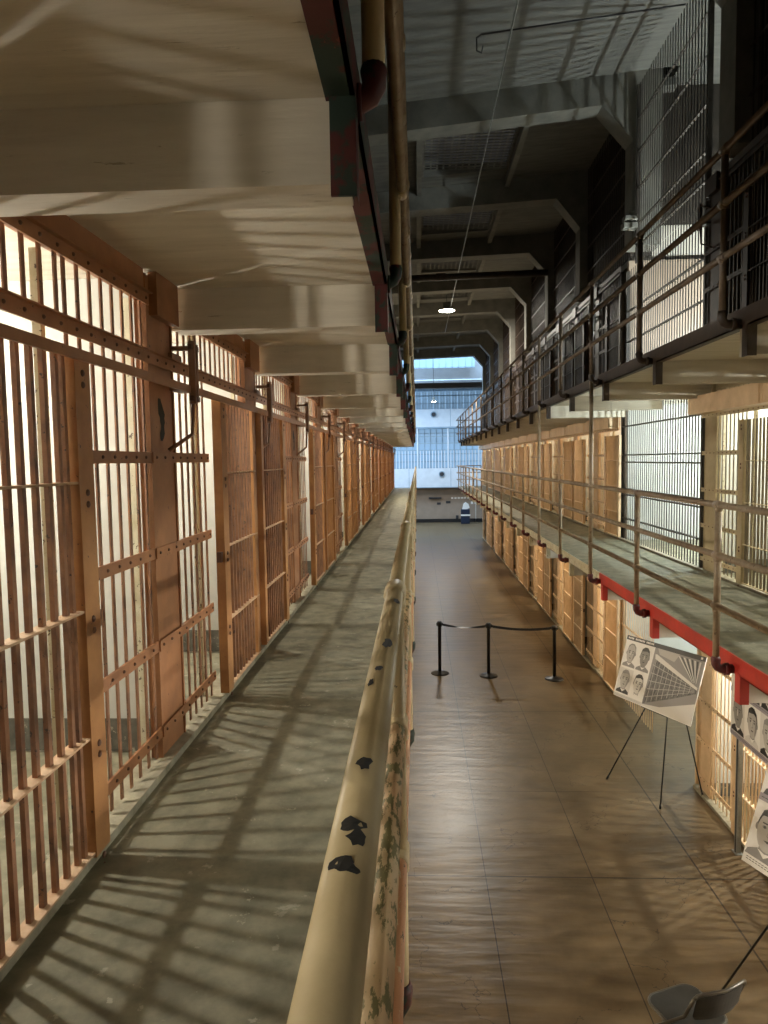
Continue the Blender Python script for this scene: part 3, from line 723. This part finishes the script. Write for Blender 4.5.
for q, (z0, z1) in enumerate(((-.54, 2.05), (3.32, 4.55))):
    t = MB().box(-5.9, 8.9, .42, .46, z0 + 1.85, z1 + 1.85); o = t.build('glazing', GLASSD, gal)
    mb = MB()
    for i in range(38): mb.box(-5.9 + i * .4, -5.86 + i * .4, .36, .42, z0 + 1.85, z1 + 1.85)
    for zz in (z0 + .4, z0 + .9, z1 - .3): mb.box(-5.9, 8.9, .36, .42, zz + 1.85, zz + 1.89)
    mb.build('glazing_bars', HALLB, gal)
# white daylit ledge of ribs over the upper gallery and sloping soffit
mb = MB()
for i in range(75): mb.box(-6 + i * .2, -5.93 + i * .2, FW + .36, FW + .45, Zr(3.3), Zr(4.9))
struct('trim_50', mb, HALLB)
struct('ceiling_far_soffit', MB().box(-6, 9, FW - 2.4, FW + .5, Zr(4.95), Zr(5.05)), HALLW)
t = empty('skylight', W(-1, 44.2, 6.9), 'large bright skylight in the far hall beyond the last roof frame', 'skylight')
struct('ceiling_far_panel', MB().prism([(44.9, Zr(5.0)), (45.0, Zr(5.0)), (43.0, Zr(8.9)), (42.9, Zr(8.9))], 0, -6, 9), HALLW)
MB().box(0, 4.6, -.02, .0, -1.3, -.2).build('glass', GLASSD, t)
mb = MB()
for i in range(12): mb.box(i * .4, i * .4 + .04, -.06, -.02, -1.3, -.2)
mb.box(0, 4.6, -.06, -.02, -1.3, -1.22).box(0, 4.6, -.06, -.02, -.28, -.2); mb.build('glazing_bars', HALLB, t)
bm_ = MB().box(XL - 2, 7, 38.6, 38.9, Zr(3.84), Zr(4.08)).box(XL - 2, 7, 38.5, 39.0, Zr(4.06), Zr(4.10)).box(XL - 2, 7, 38.5, 39.0, Zr(3.82), Zr(3.86))
struct('trim_51', bm_, DKM)
# wall text and marks
def strokes(parentless_name, lab, cat, x0, y, z0, rows, m, rnd):
    mb = MB()
    for (dx, dz, wd, ht, n) in rows:
        for i in range(n):
            x = x0 + dx + i * wd * 1.25
            if rnd.random() < .88: mb.box(x, x + wd * (.6 + .4 * rnd.random()), y - .006, y, z0 + dz, z0 + dz + ht * (.7 + .3 * rnd.random()))
    return tag(mb.build(parentless_name, m), lab, cat)
rnd = random.Random(3)
strokes('wall_lettering', 'row of small white painted lettering on the tan far wall', 'sign', 2.25, FW, Zr(-2.62), [(0, 0, .17, .13, 11), (1.3, -.36, .2, .17, 2), (2.0, -.36, .28, .2, 1)], PWH, rnd)
tag(MB().box(1.3, 1.55, FW - .01, FW, Zr(-3.0), Zr(-2.85)).build('wall_sign', DKM), 'lower left of two small dark plaques on the tan far wall', 'sign')
tag(MB().box(1.9, 2.2, FW - .012, FW, Zr(-2.92), Zr(-2.76)).build('wall_sign', DKM), 'upper right of two small dark plaques on the tan far wall', 'sign')
tag(MB().box(.75, 1.6, FW - .14, FW, Zr(-2.60), Zr(-2.50)).box(.77, 1.58, FW - .16, FW - .14, Zr(-2.58), Zr(-2.52)).build('wall_shelf', DKM), 'narrow dark shelf on the far wall left of the lettering', 'shelf')
tag(bevel(MB().box(2.55, 2.72, FW - .08, FW, Zr(-3.95), Zr(-3.72)).build('outlet_box', DKM), .01), 'small dark outlet box low on the far wall', 'outlet')
struct('door_1', MB().box(3.85, 3.9, FW - .03, FW, 0, Zr(-2.5)).box(4.7, 4.75, FW - .03, FW, 0, Zr(-1.9)), WHITEP)
st = empty('information_stand', W(3.1, 46.3, -4.19), 'dark blue stand with a white tilted panel before the far hall wall', 'stand')
NAVY = mat('navy_panel', (.012, .022, .05), rough=.5)
bevel(MB().box(-.28, .28, -.14, .14, 0, .95).build('body', NAVY, st), .02)
MB().prism([(-.20, .95), (.12, .95), (.28, 1.05), (.20, 1.30), (.02, 1.42), (-.12, 1.30)], 1, -.06, .06).build('top_panel', PWH, st)
MB().box(-.30, .32, -.15, -.141, .52, .62).build('white_strip', PWH, st)

# ------------------------------------------------------------------ belt barrier
def stanchion(x, y, lab):
    t = empty('barrier_post', W(x, y, -4.19), lab, 'barrier post', 'black belt barrier posts across the corridor')
    MB().lathe([(.175, 0), (.175, .012), (.15, .028), (.06, .045), (.034, .06)], 0, 0, 28).build('base', BLK, t)
    MB().lathe([(.032, .05), (.032, .93), (.036, .935)], 0, 0, 18).build('pole', BLK, t)
    h = MB().lathe([(.036, .935), (.045, .94), (.045, 1.03), (.035, 1.045)], 0, 0, 18).build('belt_head', BLK, t)
    MB().box(-.06, .06, -.012, .012, .955, 1.015).build('belt_clip', BLK, t)
    return t
S = [(.40, 13.72), (1.335, 13.55), (2.555, 13.35)]
stanchion(*S[0], 'leftmost of the three black belt barrier posts on the brown floor')
stanchion(*S[1], 'middle of the three black belt barrier posts on the brown floor')
stanchion(*S[2], 'rightmost of the three black belt barrier posts on the brown floor')
def belt(a, b, lab, tw):
    mb = MB(); n = 14; pr = None
    ax, ay = a; bx_, by = b; d = Vector((bx_ - ax, by - ay, 0)).normalized(); n0 = Vector((-d.y, d.x, 0))
    for i in range(n + 1):
        f_ = i / n; p = Vector((ax + (bx_ - ax) * f_, ay + (by - ay) * f_, .985 - .05 * math.sin(PI * f_)))
        if i == 0: p += d * .062
        if i == n: p -= d * .062
        an = tw * math.sin(PI * f_) ; u = Vector((0, 0, 1)) * math.cos(an) + n0 * math.sin(an)
        q = (p - u * .024 - n0 * .0015, p + u * .024 - n0 * .0015, p + u * .024 + n0 * .0015, p - u * .024 + n0 * .0015)
        if pr:
            for k in range(4): mb.quadface([pr[k], pr[(k+1) % 4], q[(k+1) % 4], q[k]])
        pr = q
    tag(mb.build('barrier_belt', BLK), lab, 'belt', 'black belts between the barrier posts')
belt(S[0], S[1], 'black belt stretched between the left and middle barrier posts', 1.35)
belt(S[1], S[2], 'black belt stretched between the middle and right barrier posts', .7)

# ------------------------------------------------------------------ posters
class Board:
    """flat board in its own plane: u right, v up, n towards the reader"""
    def __init__(s, name, lab, c, yaw, lean, roll, w, h):
        u = Vector((math.cos(yaw), math.sin(yaw), 0)); n = Vector((math.sin(yaw), -math.cos(yaw), 0))
        v = Vector((0, 0, 1)) * math.cos(lean) - n * math.sin(lean)
        u2 = u * math.cos(roll) + v * math.sin(roll); v2 = v * math.cos(roll) - u * math.sin(roll); n2 = u2.cross(v2)
        s.w, s.h = w, h
        s.o = empty(name, c, lab, 'poster board')
        m = Matrix((u2, v2, n2)).transposed().to_4x4(); m.translation = c; s.o.matrix_world = m
        MB().box(-w/2, w/2, -h/2, h/2, -.010, 0).build('board', PWH, s.o)
    def poly(s, mb, pts, lay, mi):
        n = len(pts); b = len(mb.v); z = .0006 * (lay + 1)
        mb.v += [(p[0] - s.w/2, p[1] - s.h/2, z) for p in pts]; mb.f.append(tuple(range(b, b + n))); mb.mi.append(mi); mb.sm.append(False)
    def rect(s, mb, x0, y0, x1, y1, lay, mi): s.poly(mb, [(x0, y0), (x1, y0), (x1, y1), (x0, y1)], lay, mi)
    def ell(s, mb, cx, cy, rx, ry, lay, mi, a0=0, a1=2*PI, n=22, k=1.0):
        s.poly(mb, [(cx + rx * math.cos(a0 + (a1-a0) * i / n), cy + ry * math.sin(a0 + (a1-a0) * i / n) * (k if math.sin(a0 + (a1-a0)*i/n) < 0 else 1)) for i in range(n + (0 if a1 - a0 > 6.2 else 1))], lay, mi)
    def portrait(s, x, y, w, h, bg, skin, hair, coat, turn=0, bald=False):
        # materials: 0 bg 1 skin 2 hair 3 coat 4 features 5 light 6 shade
        mb = MB(); cx, cy = x + w * (.5 + turn * .05), y + h * .55; rx, ry = w * .31, h * .35
        s.rect(mb, x, y, x + w, y + h, 0, 0)
        s.poly(mb, [(x + w*.02, y), (x + w*.06, y + h*.10), (x + w*.28, y + h*.19), (x + w*.72, y + h*.19), (x + w*.95, y + h*.10), (x + w*.98, y)], 1, 3)
        s.poly(mb, [(cx - rx*.52, y + h*.12), (cx + rx*.52, y + h*.12), (cx + rx*.60, cy), (cx - rx*.60, cy)], 2, 6)
        s.poly(mb, [(cx - rx*.6, y + h*.18), (cx, y + h*.06), (cx + rx*.6, y + h*.18), (cx, y+h*.14)], 3, 5)
        for sd in (-1, 1): s.ell(mb, cx + sd * rx * 1.02, cy, rx * .16, ry * .2, 3, 6)
        s.ell(mb, cx, cy + ry * .12, rx * 1.07, ry * 1.03, 3, 2 if not bald else 1, 0, PI)
        s.ell(mb, cx, cy, rx, ry, 4, 1, k=1.08)
        # hairline
        s.poly(mb, [(cx - rx*1.03, cy + ry*.30), (cx - rx*.85, cy + ry*.88), (cx - rx*.3, cy + ry*1.14), (cx + rx*.4, cy + ry*1.13), (cx + rx*.9, cy + ry*.8), (cx + rx*1.03, cy + ry*.28), (cx + rx*.82, cy + ry*.62), (cx + rx*.3, cy + ry*(.74 if not bald else .98)), (cx - rx*.35, cy + ry*(.66 if not bald else .98)), (cx - rx*.82, cy + ry*.62)], 5, 2)
        # shade on one side of the printed face, brows, eyes, nose, mouth
        s.poly(mb, [(cx + rx*.98, cy + ry*.25), (cx + rx*.95, cy - ry*.35), (cx + rx*.45, cy - ry*.93), (cx + rx*.60, cy - ry*.3), (cx + rx*.72, cy + ry*.3)], 5, 6)
        for sd in (-1, 1):
            ex = cx + sd * rx * .42 + turn * rx * .08
            s.poly(mb, [(ex - rx*.24, cy + ry*.24), (ex + rx*.24, cy + ry*.26), (ex + rx*.22, cy + ry*.33), (ex - rx*.2, cy + ry*.32)], 6, 4)
            s.ell(mb, ex, cy + ry*.10, rx*.2, ry*.085, 6, 6, n=12); s.ell(mb, ex, cy + ry*.10, rx*.10, ry*.075, 7, 4, n=10)
        s.poly(mb, [(cx - rx*.07, cy + ry*.15), (cx + rx*.08, cy + ry*.15), (cx + rx*.2, cy - ry*.28), (cx, cy - ry*.36), (cx - rx*.18, cy - ry*.28)], 6, 6)
        s.poly(mb, [(cx - rx*.07, cy + ry*.2), (cx + rx*.02, cy + ry*.2), (cx + rx*.04, cy - ry*.26), (cx - rx*.08, cy - ry*.26)], 7, 5)
        s.poly(mb, [(cx - rx*.32, cy - ry*.54), (cx, cy - ry*.49), (cx + rx*.32, cy - ry*.54), (cx, cy - ry*.62)], 6, 4)
        mb.build('portrait', [bg, skin, hair, coat, PDK, PWH, PMID], s.o)
cb = W(2.86, 8.55, -2.66)
B = Board('poster_board', 'black and white poster with four portraits and a cell block photo on an easel', cb, -1.203, .317, .043, 1.355, .79)
ph = .315
for i, (px_, py_, bg, sk, hr, ct, bald) in enumerate(((.02, .40, PWH, PSK, PMID, PMID, True), (.275, .40, PWH, PSK2, PDK, PMID, False), (.02, .06, PBG, PSK, PMID, PBK, False), (.275, .06, PWH, PBG, PBK, PWH, False))):
    B.portrait(px_, py_, .25, ph, bg, sk, hr, ct, bald=bald)
mb = MB()
x0 = .54; x1 = 1.35; y0, y1 = .01, .735
B.rect(mb, x0, y0, x1, y1, 0, 0)
B.poly(mb, [(x0, y0), (x1, y0), (x1, .25), (x0 + .30, .07), (x0, .03)], 1, 1)            # pale floor
B.poly(mb, [(x0, .035), (x0 + .42, .20), (x1 - .02, .36), (x1 - .02, .42), (x0 + .18, .62), (x0 + .06, .60)], 2, 2)   # barred tier wall
for i in range(9):
    f_ = i / 8.; xx = x0 + .06 + f_ * .62; B.poly(mb, [(xx, .06 + f_ * .28), (xx + .008, .06 + f_ * .28), (xx + .012, .60 - f_ * .18), (xx + .004, .60 - f_ * .18)], 3, 3)
for i in range(5):
    f_ = i / 4.; B.poly(mb, [(x0 + .03, .12 + f_ * .40), (x1 - .05, .37 + f_ * .04), (x1 - .05, .374 + f_ * .04), (x0 + .03, .128 + f_ * .40)], 3, 3)
B.poly(mb, [(x0 + .03, .655), (x0 + .06, .66), (x1 - .02, .43), (x1 - .02, .40), (x0 + .045, .60)], 4, 1)   # pale gallery rail
B.poly(mb, [(x0 + .05, y1), (x0 + .42, y1), (x0 + .36, .63), (x0 + .10, .665)], 4, 3)
for i in range(9):
    B.poly(mb, [(x0 + .40 + i * .042, y1 - .02), (x0 + .425 + i * .042, y1 - .02), (x1 - .10 + i * .006, .47), (x1 - .11 + i * .006, .47)], 4, 4 if i % 2 else 1)
mb.build('photograph', [PMID, PBG, PHT, PSK, PDK], B.o)
mb = MB(); B.rect(mb, 0, .735, 1.355, .79, 1, 0)
rnd = random.Random(5)
xx = .03
for i in range(19):
    wd = .014 + .008 * rnd.random()
    if i not in (4, 12): B.rect(mb, xx, .753, xx + wd, .775, 2, 1)
    xx += wd + .007
B.rect(mb, 1.28, .75, 1.31, .775, 2, 1)
mb.build('title_bar', [PDK, PWH], B.o)
mb = MB(); B.rect(mb, 0, 0, .54, .045, 1, 0)
for i in range(26): B.rect(mb, .02 + i * .0195, .014, .034 + i * .0195, .019, 2, 1); B.rect(mb, .02 + i * .0195, .027, .032 + i * .0195, .032, 2, 1)
mb.build('caption', [PBG, PMID], B.o)
# easels
def easel(lab, apex, feet, rest):
    t = empty('display_easel', (apex[0], apex[1], 0), lab, 'easel', 'black tripod easels')
    A_ = Vector((0, 0, apex[2]))
    for f_ in feet:
        F_ = Vector((f_[0] - apex[0], f_[1] - apex[1], 0.006)); 
        k = MB().tube([F_, A_ + (F_ - A_).normalized() * .02], .0085, 10).build('leg', BLK, t)
        MB().tube([F_, F_ + (A_ - F_).normalized() * .05], .013, 10).build('rubber_foot', BLK, k)
    MB().lathe([(.02, apex[2] - .03), (.024, apex[2] - .02), (.024, apex[2] + .02), (.012, apex[2] + .03)], 0, 0, 12).build('hub', BLK, t)
    r0 = [Vector((p[0] - apex[0], p[1] - apex[1], p[2])) for p in rest]
    MB().tube(r0, .008, 8).build('rest', BLK, t)
    return t
bo = B.o.matrix_world
e0 = bo @ Vector((-.16, -.40, -.02)); e1 = bo @ Vector((.30, -.40, -.02)); ap = bo @ Vector((.06, .26, -.10))
easel('black tripod easel holding the four portrait poster', (ap.x, ap.y, ap.z), [(2.42, 9.1), (2.84, 8.31), (3.46, 8.62)], [e0, e1])
# second board on a grey post
B2 = Board('poster_board', 'poster with rows of portraits fixed to a grey post, half hidden by the walkway', W(3.27, 6.83, -2.46), -PI/2, 0.0, 0.0, 1.27, .92)
for i in range(4):
    B2.portrait(.01 + i * .315, .06, .30, .40, (PBG, PWH, PBG, PWH)[i], (PSK2, PSK, PSK, PSK2)[i], (PDK, PBK, PMID, PBK)[i], (PBK, PBG, PBK, PMID)[i], turn=.5)
    B2.portrait(.01 + i * .315, .51, .30, .38, (PWH, PBG, PWH, PBG)[i], (PSK, PSK2, PSK, PSK)[i], PDK, PBK)
mb = MB(); B2.rect(mb, 0, 0, 1.27, .055, 1, 0); B2.rect(mb, 0, .46, 1.27, .51, 1, 0)
for i in range(40): B2.rect(mb, .02 + i * .031, .03, .042 + i * .031, .036, 2, 1); B2.rect(mb, .02 + i * .031, .487, .042 + i * .031, .493, 2, 1); B2.rect(mb, .02 + i * .031, .015, .038 + i * .031, .019, 2, 1)
mb.build('caption', [PVT, PDK], B2.o)
gp = empty('sign_post', W(3.33, 7.38, -4.19), 'grey galvanised steel post carrying the portrait board beside the right cells', 'post')
MB().box(-.022, .022, -.032, .032, .01, 2.25).box(-.026, -.022, -.012, .012, .01, 2.25, 1).build('channel', [GALV, DKM], gp)
bevel(MB().box(-.04, .04, -.055, .055, 0, .012).build('base_plate', GALV, gp), .002)
# third board: large laughing portrait
u3 = Vector((math.cos(-1.203), math.sin(-1.203), 0)); n3 = Vector((math.sin(-1.203), -math.cos(-1.203), 0)); v3 = Vector((0, 0, 1)) * math.cos(.33) - n3 * math.sin(.33)
bl = W(2.28, 4.99, -2.88); w3, h3 = 1.0, .95
B3 = Board('poster_board', 'poster with a large smiling dark haired man at the right edge of the photo', bl + u3 * w3/2 + v3 * h3/2, -1.203, .33, 0, w3, h3)
B3.portrait(.0, .065, .34, .385, PWH, PSK, PBK, PMID, turn=-.6)
B3.portrait(.36, .065, .40, .385, PBG, PSK, PBK, PBK); B3.portrait(.015, .50, .40, .40, PWH, PSK, PMID, PDK); B3.portrait(.43, .50, .40, .40, PBG, PSK2, PBK, PBK)
mb = MB(); B3.rect(mb, 0, .45, 1.0, .50, 1, 0)
for i in range(12): B3.rect(mb, .03 + i*.026, .045, .05 + i*.026, .05, 2, 1); B3.rect(mb, .03 + i*.026, .03, .05 + i*.026, .035, 2, 1); B3.rect(mb, .02 + i*.03, .472, .045 + i*.03, .478, 2, 1)
mb.build('caption', [PVT, PDK], B3.o)
bo = B3.o.matrix_world
e0 = bo @ Vector((-.25, -.48, -.02)); e1 = bo @ Vector((.25, -.48, -.02)); ap = bo @ Vector((.1, .3, -.12))
easel('black tripod easel by the grey folding chair, its left leg showing at right edge', (ap.x, ap.y, ap.z), [(2.28, 5.33), (2.6, 4.2), (3.35, 4.8)], [e0, e1])

# ------------------------------------------------------------------ folding chair
ch = empty('folding_chair', W(1.80, 4.63, -4.19), 'grey steel folding chair at the lower right corner of the photo', 'chair', rz=math.atan2(.927, -.375) - PI/2)
# local frame: +y is the way the chair faces
def rr(w, d, r, n=5, arch=0):
    pts = []
    for cx, cy, a0 in ((w/2 - r, d/2 - r, 0), (-w/2 + r, d/2 - r, PI/2), (-w/2 + r, -d/2 + r, PI), (w/2 - r, -d/2 + r, 3*PI/2)):
        for i in range(n + 1): a = a0 + PI/2 * i / n; pts.append((cx + r * math.cos(a), cy + r * math.sin(a)))
    return pts
se = MB().prism([(p[0], p[1] + .03) for p in rr(.39, .38, .085)], 2, .425, .445); bevel(se.build('seat', CHAIRM, ch), .006)
mb = MB().tube([(p[0] * 1.0, p[1] + .03, .435) for p in rr(.40, .39, .09)] + [(rr(.40, .39, .09)[0][0], rr(.40, .39, .09)[0][1] + .03, .435)], .010, 8); mb.build('seat_rim', CHAIRL, ch)
# back panel, curved
mb = MB(); n = 12; rows = ((.60, -.215), (.63, -.222), (.70, -.238), (.765, -.255), (.79, -.262))
def bp(i, r, off):
    t_ = i / n * 2 - 1; z, y = rows[r]; hw = .185 if 0 < r < 4 else .165
    return (t_ * hw, y - .035 * (1 - t_ * t_) + off, z)
for r in range(4):
    for i in range(n):
        mb.quadface([bp(i, r, 0), bp(i+1, r, 0), bp(i+1, r+1, 0), bp(i, r+1, 0)], 0, True); mb.quadface([bp(i, r, .006), bp(i, r+1, .006), bp(i+1, r+1, .006), bp(i+1, r, .006)], 0, True)
for r_ in (0, 4):
    for i in range(n): mb.quadface([bp(i, r_, 0), bp(i+1, r_, 0), bp(i+1, r_, .006), bp(i, r_, .006)])
mb.build('backrest', CHAIRM, ch)
for sx in (-1, 1):
    mb = MB().tube([(sx * .205, .27, .008), (sx * .205, .12, .30), (sx * .205, -.17, .60), (sx * .203, -.25, .78)], .0115, 10); mb.build('leg', CHAIRL, ch)
    mb = MB().tube([(sx * .185, -.30, .008), (sx * .185, .06, .43)], .0105, 10); mb.build('leg', CHAIRL, ch)
mb = MB().tube([(-.203, -.25, .775), (-.19, -.262, .80), (-.15, -.275, .81), (0, -.30, .812), (.15, -.275, .81), (.19, -.262, .80), (.203, -.25, .775)], .0115, 10); mb.build('back_frame', CHAIRL, ch)
mb = MB().tube([(-.205, .235, .08), (.205, .235, .08)], .008, 8).tube([(-.185, -.25, .07), (.185, -.25, .07)], .008, 8); mb.build('stretcher', CHAIRL, ch)
